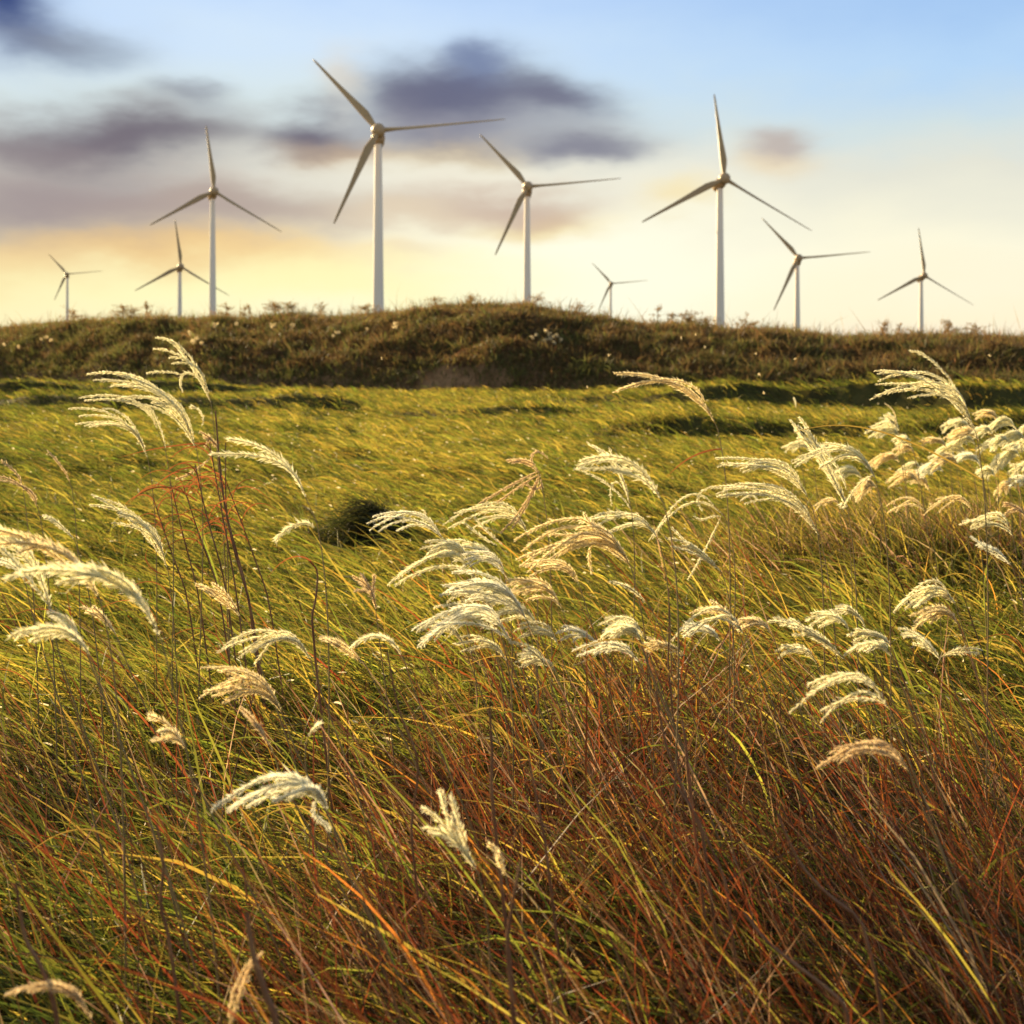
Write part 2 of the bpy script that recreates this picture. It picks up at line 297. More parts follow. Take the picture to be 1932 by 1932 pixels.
# ------------------------------------------------------------------ scrub on the hill
def scrub(name, n):
    s = rng.uniform(-.5, .5, n); t = rng.beta(1.25, 1.15, n) * 1.22; P = hill_pt(s, t)
    cl = noise(P[:, 0], P[:, 2] * 2.2 + P[:, 1] * .3, 2.6, 61); bare = (np.abs(s - P2S(870)) < .032) & (t < .13)
    ok = ~(bare & (rng.uniform(0, 1, n) < .72)); P, s, t, cl = P[ok], s[ok], t[ok], cl[ok]; m = len(P)
    lo = sstep(.0, .22, .22 - t)                                     # green tussocks along the foot
    L = (.36 + .14 * cl + .20 * rng.exponential(.6, m)) * (1 - .3 * lo); Wd = .032 * rng.lognormal(0, .35, m)
    V, Fq, idx = blades(P, L, Wd, rng.uniform(0, 6.283, m), np.abs(rng.normal(.3, .25, m)), rng.normal(1.15, .5, m), 3)
    a = palette(m, [(.125, .075, .032), (.11, .072, .032), (.15, .105, .038), (.08, .057, .024)], [.36, .28, .22, .14]); b = palette(m, [(.10, .10, .03), (.125, .118, .036), (.075, .078, .024)], [.4, .35, .25])
    f = .30 + .40 * noise(P[:, 0], P[:, 1] + P[:, 2] * 3, 6, 62) + .5 * lo + .25 * sstep(-.1, -.3, s)
    c = np.where(rng.uniform(0, 1, (m, 1)) < f[:, None], b, a)
    tag(mesh_np(name, V, [Fq], m_scrub, col=c[idx]), kind='stuff')
scrub('hill_undergrowth', 210000)
n = 30000; s_ = rng.uniform(-.5, .5, n); t_ = rng.uniform(.72, 1.12, n); Pc = hill_pt(s_, t_)
V, Fq, idx = blades(Pc, (.22 + .18 * rng.exponential(1, n)) * (1 + .5 * noise(Pc[:, 0], Pc[:, 1], 2, 66)), rng.uniform(.018, .034, n), rng.uniform(0, 6.283, n), np.abs(rng.normal(.2, .15, n)), rng.normal(.9, .4, n), 3)
tag(mesh_np('crest_grass', V, [Fq], m_scrub, col=palette(n, [(.22, .13, .04), (.16, .10, .035), (.15, .13, .035)], [.4, .35, .25])[idx]), kind='stuff')

# ------------------------------------------------------------------ small builders
def tube(P, r, k=6):
    P = np.asarray(P, float); n = len(P); r = np.broadcast_to(r, (n,)); T = unit(np.gradient(P, axis=0))
    ref = np.where(np.abs(T[:, 1:2]) > .9, np.array([[1., 0, 0]]), np.array([[0, 1., 0]])); A = unit(np.cross(T, ref)); B = np.cross(T, A)
    a = np.linspace(0, 6.283185, k, endpoint=False); V = P[:, None] + (A[:, None] * np.cos(a)[None, :, None] + B[:, None] * np.sin(a)[None, :, None]) * r[:, None, None]
    i = np.arange(n - 1)[:, None] * k; j = np.arange(k)[None]; j2 = (j + 1) % k
    return V.reshape(-1, 3), np.stack([(i + j).ravel(), (i + j2).ravel(), (i + k + j2).ravel(), (i + k + j).ravel()], 1)
def ribbon(P, w, roll=None, fold=.25):
    P = np.asarray(P, float); n = len(P); T = unit(np.gradient(P, axis=0)); S = unit(np.cross(T, np.array([[.15, -1., .25]])))
    N_ = np.cross(S, T); ro = (rng.uniform(-.7, .7) if roll is None else roll) + np.linspace(0, rng.normal(0, .9), n)
    D = S * np.cos(ro)[:, None] + N_ * np.sin(ro)[:, None]; U = np.cross(D, T); hw = (w * np.interp(np.linspace(0, 1, n), [0, .25, .7, 1], [.7, 1, .7, .05]) / 2)[:, None]
    V = np.stack([P - D * hw + U * hw * fold, P, P + D * hw + U * hw * fold], 1).reshape(-1, 3)
    i = np.arange(n - 1) * 3; return V, np.concatenate([np.stack([i, i + 1, i + 4, i + 3], 1), np.stack([i + 1, i + 2, i + 5, i + 4], 1)])
def spike_geo(P, fluff=1.0, step=.0042):
    """one raceme: rachis, paired seeds and the silky hairs round them"""
    seglen = np.linalg.norm(np.diff(P, axis=0), axis=1).sum(); m = max(10, int(seglen / step)); T = unit(np.gradient(P, axis=0))
    u = (np.arange(m) + rng.uniform(-.3, .3, m)) / m; u = np.clip(u, 0, 1); q = u * (len(P) - 1); C = np.stack([np.interp(q, np.arange(len(P)), P[:, j]) for j in range(3)], -1); t = unit(np.stack([np.interp(q, np.arange(len(P)), T[:, j]) for j in range(3)], -1))
    env = np.interp(u, [0, .08, .25, .85, 1], [.35, .7, 1, .9, .55]) * (1 + .18 * np.sin(u * seglen / .011 * 6.283))
    H = 8
    Ch = C.repeat(H, 0); th = t.repeat(H, 0); eh = env.repeat(H); k = len(Ch)
    r = unit(rng.normal(0, 1, (k, 3))); r = unit(r - (r * th).sum(1, keepdims=True) * th); r = unit(r + np.array([-.25, 0, .1]))
    al = np.abs(rng.normal(.50, .2, k)); d = th * np.cos(al)[:, None] + r * np.sin(al)[:, None]
    h = .0125 * fluff * eh * rng.lognormal(0, .2, k); sw = unit(np.cross(d, rng.normal(0, 1, (k, 3)))) * (.0011 * fluff ** .5)
    A = Ch - sw; B = Ch + sw; mid = Ch + d * (h * .6)[:, None]; E = Ch + d * h[:, None]
    V1 = np.stack([A, B, mid + sw * .9, E, mid - sw * .9], 1).reshape(-1, 3); i = np.arange(k) * 5
    F1 = np.stack([i, i + 1, i + 2, i + 3, i + 4], 1)
    r2 = unit(rng.normal(0, 1, (m, 3))); d2 = unit(t + r2 * .45); s2 = unit(np.cross(d2, r2)) * .0012
    V2 = np.stack([C - d2 * .0005, C + d2 * .003 + s2, C + d2 * .0075, C + d2 * .003 - s2], 1).reshape(-1, 3); j = np.arange(m) * 4 + len(V1)
    V3, F3 = tube(P, .0008, 3); F3 = F3 + len(V1) + len(V2)
    return np.concatenate([V1, V2, V3]), [F1, np.stack([j, j + 1, j + 2, j + 3], 1), F3], np.concatenate([np.zeros(k), np.ones(m), np.ones(len(F3))])
TILE = {'L3': (1.998, 0, 524.9), 'R4': (2.002, 966.9, 524.9), 'L5': (1.998, 0, 1105), 'R6': (2.002, 966.9, 1105), 'Q': (3.508, 1381, 635.4), 'W': (1.0, 0, 0), 'C': (3.497, 663, 828.7)}
def px(tile, p): k, ox, oy = TILE[tile]; return np.array([p[0] / k + ox, p[1] / k + oy])

def silver_grass(tile, B, tips, n, d, label, foot=None, fluff=1.0, dry=False, leaves=(), up=.75, parts=True, group='silver grass plumes in the meadow', hooks=()):
    up = up + .8 if up >= .3 else up + .25
    B = px(tile, B); tips = [px(tile, t) for t in tips]; TT = list(tips)
    while len(TT) < n:
        a, b = rng.integers(0, len(tips), 2); f = rng.uniform(.2, .8); e = tips[a] * f + tips[b] * (1 - f); TT.append(e + (B - e) * rng.uniform(-.02, .22) + rng.normal(0, 4.0, 2))
    mean = np.mean(tips, 0); v = mean - B; ln = np.linalg.norm(v); u0 = v / ln + np.array([0, -up]); u0 /= np.linalg.norm(u0)
    Bw = pt(B[0], B[1], d)
    if foot is None: foot = B + np.array([(rng.uniform(.10, .35) + .5 * max(0., min(1., (B[1] - 1020) / 150))) * (Bw[2]) / d * F * .4, 0])
    else: foot = px(tile, foot)
    fx = (foot[0] - CX) / F * d; fy = d + rng.uniform(0, .12); base = np.array([fx, fy, float(ground_z(fx, fy)) - .02])
    o = empty('silver_grass_plume', tuple(base), label, 'ornamental grass', group); o['kind'] = 'thing'
    hgt = Bw[2] - base[2]; top3 = np.array([u0[0], 0, -u0[1]])
    S = bez([base, base + np.array([(Bw[0] - base[0]) * .15, 0, hgt * .5]), Bw - top3 * hgt * .22 * np.array([.5, 0, 1]), Bw], 22)
    axis_end = pt(*(B + u0 * ln * .22), d)
    S2_ = np.concatenate([S, bez([Bw, axis_end], 4)[1:]])
    Vt, Ft = tube(S2_, np.interp(np.linspace(0, 1, len(S2_)), [0, .6, 1], [.0026, .0019, .0009]), 6); mesh_np('stem', Vt, [Ft], m_stem, o, smooth=True)
    acc = []
    for i, tp in enumerate(TT):
        q = rng.uniform(0, .28); ra = rng.normal(0, .16); ub = np.array([u0[0] * math.cos(ra) - u0[1] * math.sin(ra), u0[0] * math.sin(ra) + u0[1] * math.cos(ra)]); P0 = B + u0 * ln * q
        if i >= len(tips): tp = P0 + (tp - P0) * rng.uniform(.72, 1.06)
        dist = np.linalg.norm(tp - P0); dz = rng.normal(0, .035)
        P1 = P0 + ub * dist * rng.uniform(.38, .60); P2 = tp + (P1 - tp) * .42 + np.array([0, -dist * rng.uniform(-.02, .10)])
        dt = d + rng.normal(0, .05)
        acc.append(bez([pt(*P0, d), pt(*P1, d + dz * .4), pt(*P2, d + dz), pt(*tp, dt)], 26))
    for hk in hooks: acc.append(bez([pt(*px(tile, p), d) for p in hk], 26))
    mats = [m_dry if dry else m_plumes[int(rng.choice(3, p=[.6, .25, .15]))], m_seed]; fluff *= rng.uniform(.82, 1.22)
    if parts:
        for P in acc:
            V, Fs, mi = spike_geo(P, fluff); mesh_np('spike', V, Fs, mats, o, midx=mi)
    else:
        Vs, Fp, mi, off = [], [[], [], []], [[], [], []], 0
        for P in acc:
            V, Fs, mm = spike_geo(P, fluff, .0065); Vs.append(V); c0 = 0
            for k in range(3): Fp[k].append(Fs[k] + off); mi[k].append(mm[c0:c0 + len(Fs[k])]); c0 += len(Fs[k])
            off += len(V)
        mesh_np('plume', np.concatenate(Vs), [np.concatenate(f) for f in Fp], mats, o, midx=np.concatenate([np.concatenate(k) for k in mi]))
    for lf, wd, ml in leaves:
        V, Fq = ribbon(bez([pt(*px(tile, p), d + .03 * i) for i, p in enumerate(lf)], 18), wd); mesh_np('leaf', V, [Fq], ml, o, smooth=True)
    if not leaves and parts and d > 3.05:
        for _ in range(2):
            f = rng.uniform(.15, .6); a = S[int(f * 21)]; l = rng.uniform(.2, .36); zz = rng.uniform(-.15, .15)
            V, Fq = ribbon(bez([a, a + np.array([-.12 * l, zz * .3, .5 * l]), a + np.array([-.55 * l, zz, .5 * l]), a + np.array([-.95 * l, zz, .1 * l])], 16), .004)
            mesh_np('leaf', V, [Fq], [m_red, m_gold, m_green][rng.integers(0, 3)], o, smooth=True)
    return o
RD, GD, GR = m_red, m_gold, m_green
SG = silver_grass
# tall plumes against the hill
SG('L3', (795, 470), [(590, 225), (580, 265), (645, 232), (640, 300)], 6, 5.6, 'highest plume on the left, its tip level with the hill slope', foot=(850, 1000), hooks=[[(790, 430), (740, 330), (650, 340), (690, 430)], [(690, 365), (620, 345), (553, 358)], [(760, 560), (790, 500), (700, 470), (730, 490)]], leaves=[([(830, 620), (700, 620), (560, 640), (440, 680)], .006, RD), ([(835, 760), (760, 650), (640, 690), (600, 760)], .006, RD)])
SG('L3', (742, 650), [(330, 362), (350, 385), (445, 455), (430, 360), (500, 385)], 10, 5.2, 'large dense plume on the left made of long feathered spikes', foot=(740, 1200), leaves=[([(742, 840), (640, 760), (560, 780), (495, 840)], .008, RD), ([(742, 720), (690, 700), (640, 740), (560, 800)], .006, RD)])
SG('L3', (622, 640), [(300, 452), (320, 462)], 2, 5.3, 'slender plume of two spikes just under the large dense one on the left', foot=(645, 1100), hooks=[[(625, 640), (605, 540), (575, 490), (550, 480)]])
SG('L3', (557, 680), [(262, 492), (285, 550), (300, 520), (388, 492), (320, 556)], 7, 5.4, 'lowest and farthest left plume of the tall left cluster', foot=(565, 1000))
SG('L3', (1192, 915), [(862, 608), (797, 663)], 2, 3.6, 'pair of thick soft arching spikes right of the tall left cluster', foot=(1222, 1270), fluff=1.35, up=.35, hooks=[[(1185, 940), (1150, 905), (1080, 930), (1040, 990)]])
SG('L3', (632, 1095), [(345, 815), (340, 855), (355, 825), (440, 885), (500, 905)], 8, 4.8, 'full plume low in front of the red leaves on the left', foot=(650, 1260), leaves=[([(630, 1120), (560, 1110), (530, 1050), (560, 1020)], .005, RD)])
SG('W', (95, 1155), [(-40, 985), (-30, 1010)], 2, 3.1, 'pale near plume cut by the left edge, nearest of those at that edge', fluff=1.3, hooks=[[(95, 1150), (85, 1080), (30, 1030), (-20, 1000)]])
SG('W', (190, 1135), [(-30, 1000), (-10, 1008), (-30, 1030)], 4, 2.9, 'broad blurred plume arching in from the left edge', foot=(235, 1500), fluff=1.35, up=.4)
SG('W', (305, 1210), [(10, 1092), (40, 1080), (90, 1076)], 4, 2.6, 'thick golden plume arching over the lower left meadow', foot=(420, 1600), fluff=1.4, up=.45)
SG('W', (48, 1100), [(-12, 1052), (-5, 1062)], 2, 3.3, 'short drooping spike pair at the left edge under the broad plume', fluff=1.1)
SG('L3', (150, 890), [(-10, 745), (-5, 760)], 2, 4.4, 'thin reddish spike pair at the left edge above the meadow', foot=(210, 1100), dry=True)
SG('L3', (88, 795), [(5, 688)], 1, 4.9, 'single short spike rising at the left edge', dry=True, foot=(130, 1000))
SG('L3', (272, 800), [(178, 648)], 1, 5.0, 'single reddish brown spike on a thin dark stem near the left edge', foot=(295, 1050), dry=True, up=.3)
SG('L3', (280, 985), [(160, 895), (170, 905)], 2, 4.6, 'small white spike low in the left grass below the reddish spike', up=.2)
SG('L3', (825, 655), [(755, 580), (770, 600)], 2, 5.5, 'small nodding tuft on the tall left cluster with one straight pale spike', foot=(850, 1000), dry=True, hooks=[[(800, 670), (750, 720), (700, 750), (665, 757)], [(810, 640), (780, 580), (800, 600), (770, 640)]])
# centre
SG('C', (620, 680), [(105, 555), (175, 522), (120, 600), (185, 605)], 6, 4.9, 'pale flat plume just right of the dark hollow in the meadow', foot=(900, 1100), up=.35)
SG('C', (1000, 880), [(510, 780), (540, 735), (570, 690), (610, 750)], 7, 4.6, 'pale plume below and right of the flat plume by the dark hollow', foot=(1030, 1200), up=.35)
SG('C', (1180, 660), [(600, 570), (680, 490), (640, 590), (720, 470)], 6, 5.1, 'arching pale plume behind the brightest plume in the middle', foot=(1220, 1000), up=.9, hooks=[[(1000, 700), (900, 620), (850, 560), (815, 515)], [(960, 700), (880, 660), (800, 600), (740, 550)]])
SG('C', (850, 970), [(240, 965), (290, 930)], 3, 4.3, 'long thin drooping spike reaching left in the middle of the meadow', foot=(1100, 1500), up=.7)
SG('C', (1160, 1200), [(585, 1030), (610, 965), (670, 880), (640, 1000), (720, 960)], 14, 4.0, 'wide tangled plume low in the middle, right above the red grass', foot=(1250, 1500), up=.35)
SG('C', (990, 1300), [(430, 1270), (450, 1340), (460, 1375), (550, 1110)], 8, 3.8, 'downward curving plume lowest in the middle group', foot=(1060, 1546), up=.75)
SG('C', (1240, 230), [(1030, 140), (1045, 150)], 2, 5.0, 'withered straw tuft hanging from a thin stem in the middle', foot=(1330, 800), dry=True, hooks=[[(1240, 210), (1100, 270), (960, 360), (840, 425)], [(1240, 230), (1140, 290), (1030, 370), (965, 415)], [(1240, 230), (1180, 380), (1100, 520), (985, 615)], [(1250, 230), (1200, 350), (1150, 470), (1060, 590)], [(1300, 130), (1240, 60), (1190, 70), (1185, 150)], [(1240, 250), (1290, 330), (1200, 350), (1150, 290)]], leaves=[([(1320, 200), (1400, 240), (1500, 400), (1600, 520)], .004, GR)])
SG('R4', (570, 850), [(235, 722), (245, 712), (260, 690)], 4, 3.3, 'fat soft blurred spike bending left above the middle of the field', foot=(600, 1200), fluff=1.3, up=.35)
SG('R4', (450, 880), [(280, 618), (292, 630), (365, 640), (262, 728)], 5, 4.6, 'upright ragged plume behind the fat soft spike', foot=(430, 1260), up=.75, hooks=[[(420, 800), (390, 740), (360, 780), (375, 855)]])
SG('R4', (445, 1085), [(10, 990), (20, 1062), (28, 1090), (62, 1108), (40, 1030), (120, 970), (250, 905), (270, 890)], 14, 4.0, 'brightest and fullest plume in the middle of the picture', foot=(560, 1400), up=.45, fluff=1.1, hooks=[[(300, 1010), (280, 1040), (295, 1080), (300, 1115)]])
SG('R4', (552, 990), [(255, 925), (290, 908), (300, 945), (372, 962)], 5, 4.7, 'thin fanned plume right behind the brightest plume', foot=(600, 1250), up=.5)
SG('R4', (790, 1112), [(580, 982), (596, 1012), (600, 940), (640, 1010)], 6, 4.5, 'plume low between the tall thin stem and the brightest plume', foot=(830, 1300), up=.2)
SG('R4', (800, 900), [(515, 992), (530, 985)], 2, 4.8, 'bent plume with one hooked and two straight hanging spikes', foot=(815, 1272), up=.5, hooks=[[(800, 800), (720, 770), (670, 830), (720, 880)], [(785, 905), (750, 990), (710, 1060), (663, 1140)], [(790, 900), (740, 890), (720, 930), (690, 900)]])
SG('R4', (520, 1240), [(362, 1148), (380, 1150)], 3, 3.9, 'short white plume under the tall thin stem in the middle', up=.1)
SG('C', (1900, 1310), [(1640, 1320), (1700, 1280), (1680, 1260)], 7, 3.5, 'round fuzzy seed head tucked in red grass right of the middle', up=.9)
SG('C', (160, 1120), [(10, 905), (60, 890), (150, 900), (20, 1000)], 5, 4.2, 'ragged drooping plume in the grass left of the middle', foot=(330, 1500), dry=True, up=.5)
# right
SG('R4', (775, 570), [(385, 358), (395, 366), (383, 432)], 4, 4.5, 'tall plume of two long spikes against the hill, right of centre', foot=(818, 1272), up=.75, leaves=[([(790, 645), (700, 650), (630, 690), (565, 772)], .006, RD)])
SG('R4', (1752, 590), [(1370, 350), (1378, 362), (1380, 390), (1376, 402), (1350, 460), (1385, 440), (1505, 275)], 9, 4.1, 'tallest plume on the right, fanned wide on a long dark stem', foot=(1812, 1272), up=.95, leaves=[([(1775, 762), (1500, 600), (1250, 480), (1000, 612)], .006, GD)])
SG('R4', (1265, 868), [(1052, 540), (1085, 528), (1075, 560)], 6, 4.6, 'slanting plume with a thick white tip left of the dense right clump', foot=(1330, 1272), up=.25, hooks=[[(1262, 800), (1240, 700), (1150, 610), (1078, 604)], [(1255, 870), (1262, 850), (1250, 830), (1240, 870)]])
SG('R4', (1372, 760), [(1055, 690), (1068, 712), (1062, 700), (1180, 625)], 6, 4.4, 'long plume crossing the slanting one, left of the dense right clump', foot=(1470, 1272), up=.7, hooks=[[(1365, 745), (1320, 760), (1280, 800), (1250, 870)]])
SG('R4', (1160, 975), [(745, 790), (775, 825), (770, 815), (800, 790)], 8, 4.1, 'lower of two long parallel plumes right of the tall thin stem', foot=(1260, 1272), up=.5)
SG('R4', (1132, 862), [(770, 680), (775, 712), (790, 700)], 6, 4.3, 'upper of two long parallel plumes right of the tall thin stem', foot=(1200, 1272), up=.6)
SG('R4', (1562, 885), [(1415, 860), (1418, 885)], 3, 6.5, 'small flat plume in front of the dark gap under the right clump', up=.5)
SG('R4', (1742, 885), [(1556, 892), (1600, 835), (1570, 870)], 4, 6.3, 'golden plume arching over the dark gap beside the tallest stem', up=.7)
SG('R4', (1890, 975), [(1688, 932), (1700, 920)], 7, 5.2, 'bushy round plume crossed by the tallest stem near the right edge', up=1.3)
SG('R4', (1885, 1085), [(1730, 975), (1750, 1010), (1760, 1000)], 6, 5.0, 'plume drooping under the bushy round one near the right edge', up=.2)
SG('R4', (1245, 868), [(1138, 862), (1145, 876)], 3, 7.0, 'small tufted plume low between the slanting plume and the dark gap', up=.5)
SG('R4', (935, 850), [(858, 845), (865, 838)], 2, 7.5, 'tiny plume behind the two long parallel plumes', up=.4)
SG('R4', (1072, 500), [(1060, 450), (1064, 455)], 2, 9.0, 'tiny upright tuft standing against the shaded bank on the right', up=1.0, parts=False)
SG('R4', (1452, 572), [(1406, 520), (1412, 512), (1405, 472)], 3, 8.6, 'small lone plume between the tiny upright tuft and the tallest plume', up=.6, parts=False)
SG('R4', (1938, 905), [(1858, 850), (1870, 880), (1862, 890)], 4, 5.5, 'ragged torn plume cut by the right edge', up=.5, dry=True)
SG('R6', (1672, 70), [(1440, 100), (1450, 90), (1470, 70)], 9, 3.9, 'broad fuzzy pale arch low at the right above the red grass', up=.9, fluff=1.15)
SG('R6', (1690, 158), [(1500, 115), (1505, 180), (1520, 140), (1530, 105)], 6, 3.8, 'open fan of four spikes under the broad fuzzy arch', up=.7)
SG('R6', (1260, 285), [(970, 135), (985, 120), (1010, 150), (1050, 125)], 8, 3.7, 'long whitish plume lying in red grass right of centre', up=.15)
SG('R6', (1625, 290), [(1460, 160), (1475, 190), (1500, 175)], 5, 3.6, 'leaning whitish plume under the open fan at the right', up=.1, hooks=[[(1620, 268), (1670, 235), (1720, 230), (1772, 242)], [(1620, 270), (1670, 250), (1720, 250), (1765, 256)]])
SG('R6', (1435, 270), [(1252, 265), (1275, 245), (1300, 230)], 5, 3.6, 'short whitish plume between the lying and the leaning ones', up=.7)
SG('R6', (855, 170), [(672, 105), (740, 55), (690, 95)], 5, 4.0, 'sunlit plume half buried in grass right of the middle', up=.4)
SG('R6', (1335, 165), [(1170, 110), (1200, 95), (1220, 80)], 5, 4.0, 'half buried plume above the long whitish lying one', up=.6)
SG('R6', (880, 190), [(600, 210), (640, 185)], 3, 3.6, 'thin low arch of pale spikes in the red grass', up=.6)
SG('R6', (485, 210), [(335, 200), (360, 180), (400, 165)], 7, 3.5, 'fluffy curled head in the grass beside the thin low arch', up=1.2, fluff=1.1)
SG('R6', (1425, 465), [(1045, 480), (1165, 515), (1110, 380), (1115, 410)], 6, 2.9, 'large open plume in front of the red grass on the right', up=.6)
SG('R6', (1500, 705), [(1200, 630), (1150, 690), (1210, 660)], 4, 2.6, 'faded golden plume sunk deep in the russet grass on the right', up=.6, dry=True)
SG('R6', (120, 300), [(-10, 215), (60, 240), (20, 260)], 6, 3.7, 'short pale plume buried beside the middle group', up=.3)
SG('R6', (480, 290), [(230, 245), (250, 265), (300, 250)], 5, 3.5, 'flattened pale plume under the fluffy curled head', up=.3)
# foreground left
SG('L5', (1172, 285), [(820, 250), (840, 235), (900, 255), (960, 300)], 8, 3.4, 'pale curved plume above the bushy drooping one at left', up=.8)
SG('L5', (1070, 495), [(755, 310), (750, 425), (770, 400), (800, 420), (840, 320)], 11, 3.2, 'bushy drooping plume in front of a brown stalk on the left', up=.55)
SG('L5', (1032, 635), [(905, 460), (915, 470)], 3, 2.9, 'thin tan spike hanging below the bushy drooping plume', up=.0, dry=True)
SG('L5', (702, 625), [(560, 490), (600, 550), (570, 585)], 3, 2.9, 'small pale spike deep in grass at the lower left', up=.4)
SG('L5', (1245, 870), [(800, 845), (860, 850), (1000, 730), (1100, 740)], 10, 2.55, 'woolly cream seed head resting across the foreground grass', up=1.1, fluff=1.15, hooks=[[(1200, 800), (1150, 870), (1220, 880), (1240, 920)]])
SG('L5', (1805, 1090), [(1590, 840), (1662, 772), (1618, 930), (1595, 915), (1700, 790)], 6, 2.5, 'upright five spiked plume in the centre foreground', foot=(1830, 1400), up=.0)
SG('L5', (1905, 1090), [(1840, 975), (1855, 985)], 3, 2.5, 'short blunt plume just right of the upright five spiked one', up=.1)
SG('L5', (350, 285), [(40, 192), (60, 200), (130, 180)], 4, 2.7, 'blurred pale plume arching low at the left edge', up=.55, fluff=1.2)
SG('L5', (325, 245), [(185, 105), (195, 115)], 2, 2.9, 'yellow spike rising above the blurred low arch at left', up=.1, fluff=1.1)
SG('L5', (1925, 210), [(1560, 165), (1575, 230), (1600, 215), (1650, 150)], 5, 3.7, 'feathery plume curving down beside the dark gap left of centre', up=.8)
SG('L5', (1375, 295), [(1205, 192), (1215, 200)], 3, 3.5, 'narrow pale spike pair leaning in the grass left of centre', up=.1)
SG('L5', (1525, 285), [(1320, 235), (1330, 225)], 2, 3.4, 'thin pale arch right of the narrow leaning pair', up=.9)
SG('L5', (440, 190), [(310, 80), (325, 95), (350, 75)], 5, 3.7, 'little white plume under the thick golden one at left', up=.1)
SG('L3', (905, 1275), [(740, 1155), (755, 1165), (800, 1150)], 4, 3.8, 'yellow plume leaning beside the reddish stalk on the left', up=.1)
SG('L5', (350, 1655), [(20, 1545), (60, 1520)], 3, 2.1, 'faded brown plume in the bottom left corner', up=.8, dry=True)
SG('L5', (865, 1680), [(985, 1390), (960, 1410)], 2, 2.1, 'pale furled spike standing at the bottom edge', up=.2, dry=True)
SG('L5', (1160, 570), [(1212, 515), (1205, 525)], 2, 2.9, 'small cream tuft among foreground stems left of centre', up=.2)
# sunk in the grass below the main plumes
for (qx, qy, ql) in [(840, 1035, 90), (905, 1060, 100), (1000, 1110, 110), (880, 1120, 90), (960, 1150, 100), (1040, 1070, 95), (830, 1190, 85), (905, 1215, 90), (1010, 1190, 80)]:
    SG('W', (qx + ql * .55, qy + ql * .35), [(qx - ql * .5, qy), (qx - ql * .4, qy - ql * .14), (qx - ql * .42, qy + ql * .18)], 7, 4.2 - (qy - 1100) * .002, 'pale plume in the tangle left of and below the brightest plume', up=rng.uniform(.3, .8))
for (qx, qy, ql) in [(1090, 1195, 80), (1170, 1180, 85), (1250, 1215, 80), (1320, 1190, 75), (1560, 1170, 80), (1640, 1200, 80), (1420, 1180, 70), (1500, 1230, 75), (1010, 1250, 75)]:
    SG('W', (qx + ql * .55, qy + ql * .3), [(qx - ql * .5, qy), (qx - ql * .35, qy - ql * .16), (qx - ql * .4, qy + ql * .15)], 6, 3.85, 'white plume half sunk in the red grass right of the middle', up=rng.uniform(.2, .8))
# the dense clump at the right edge
CLUMP = [((520, 765), (360, 735)), ((640, 775), (548, 755)), ((865, 950), (668, 930)), ((1120, 850), (925, 855)), ((1205, 770), (1080, 765)), ((1190, 720), (1085, 690)), ((1235, 970), (1050, 965)), ((1310, 1030), (1160, 920)), ((1425, 745), (1265, 695)), ((1490, 840), (1330, 860)), ((1570, 810), (1340, 800)), ((1585, 625), (1410, 600)),
         ((1640, 695), (1440, 670)), ((1610, 715), (1450, 725)), ((1885, 615), (1670, 645)), ((1765, 565), (1620, 512)), ((1940, 690), (1780, 690)), ((1785, 730), (1640, 770)), ((1860, 850), (1700, 925)), ((1920, 810), (1760, 850)), ((1950, 770), (1810, 745)), ((1885, 1010), (1760, 1045)), ((1965, 890), (1850, 905)), ((1110, 675), (920, 632)), ((1105, 625), (1000, 540)), ((955, 1000), (830, 1050)), ((1645, 860), (1500, 800)), ((1250, 880), (1110, 900)), ((1400, 900), (1250, 905)), ((1990, 620), (1890, 640)), ((2010, 730), (1890, 720)), ((1740, 930), (1640, 900)), ((1960, 980), (1840, 960)), ((1560, 720), (1440, 770)), ((1720, 640), (1600, 640)), ((1830, 700), (1720, 720)), ((2050, 850), (1930, 850)), ((1470, 790), (1370, 770))]
EDGE = {0: 'small plume at the far left tip of the dense right clump', 1: 'second small plume from the left tip of the dense right clump', 2: 'lowest left plume of the dense right clump', 15: 'highest plume of the dense right clump', 23: 'thin plume leaning out of the dense right clump over the long leaf', 24: 'small upright plume above the thin leaning one by the right clump', 21: 'lowest plume of the dense clump, at the right edge', 25: 'small low tuft left of the dense right clump, below its spikes'}
for i, (b, tp) in enumerate(CLUMP):
    tp = (b[0] + (tp[0] - b[0]) * 1.18, tp[1]); t2 = (tp[0] + 20, tp[1] + rng.uniform(18, 40)); t3 = (tp[0] + 30, tp[1] - rng.uniform(8, 25)); t4 = (tp[0] + 55, tp[1] - rng.uniform(20, 40))
    SG('Q', b, [tp, t2, t3, t4], 10, 8.6 + rng.uniform(-.5, 1.2), EDGE.get(i, 'cream plume inside the dense sunlit clump at the right edge'), parts=False, group='plumes of the dense right clump', fluff=1.9, up=.75)
ct = rng.normal(0, 1, (5200, 2)) * [.70, .55] + [2.85, 9.9]
V, Fq, idx = blades(np.stack([ct[:, 0], ct[:, 1], ground_z(ct[:, 0], ct[:, 1])], -1), rng.uniform(.45, .85, 5200), np.full(5200, .008), wind(ct[:, 0], ct[:, 1]) + rng.normal(0, .7, 5200), np.abs(rng.normal(.25, .2, 5200)), rng.normal(1.2, .4, 5200), 6)
tag(mesh_np('clump_foliage', V, [Fq], m_grass, col=palette(5200, [BROWN, TAN, YEL, OLIVE, GREEN], [.16, .12, .22, .30, .2])[idx]), kind='stuff')

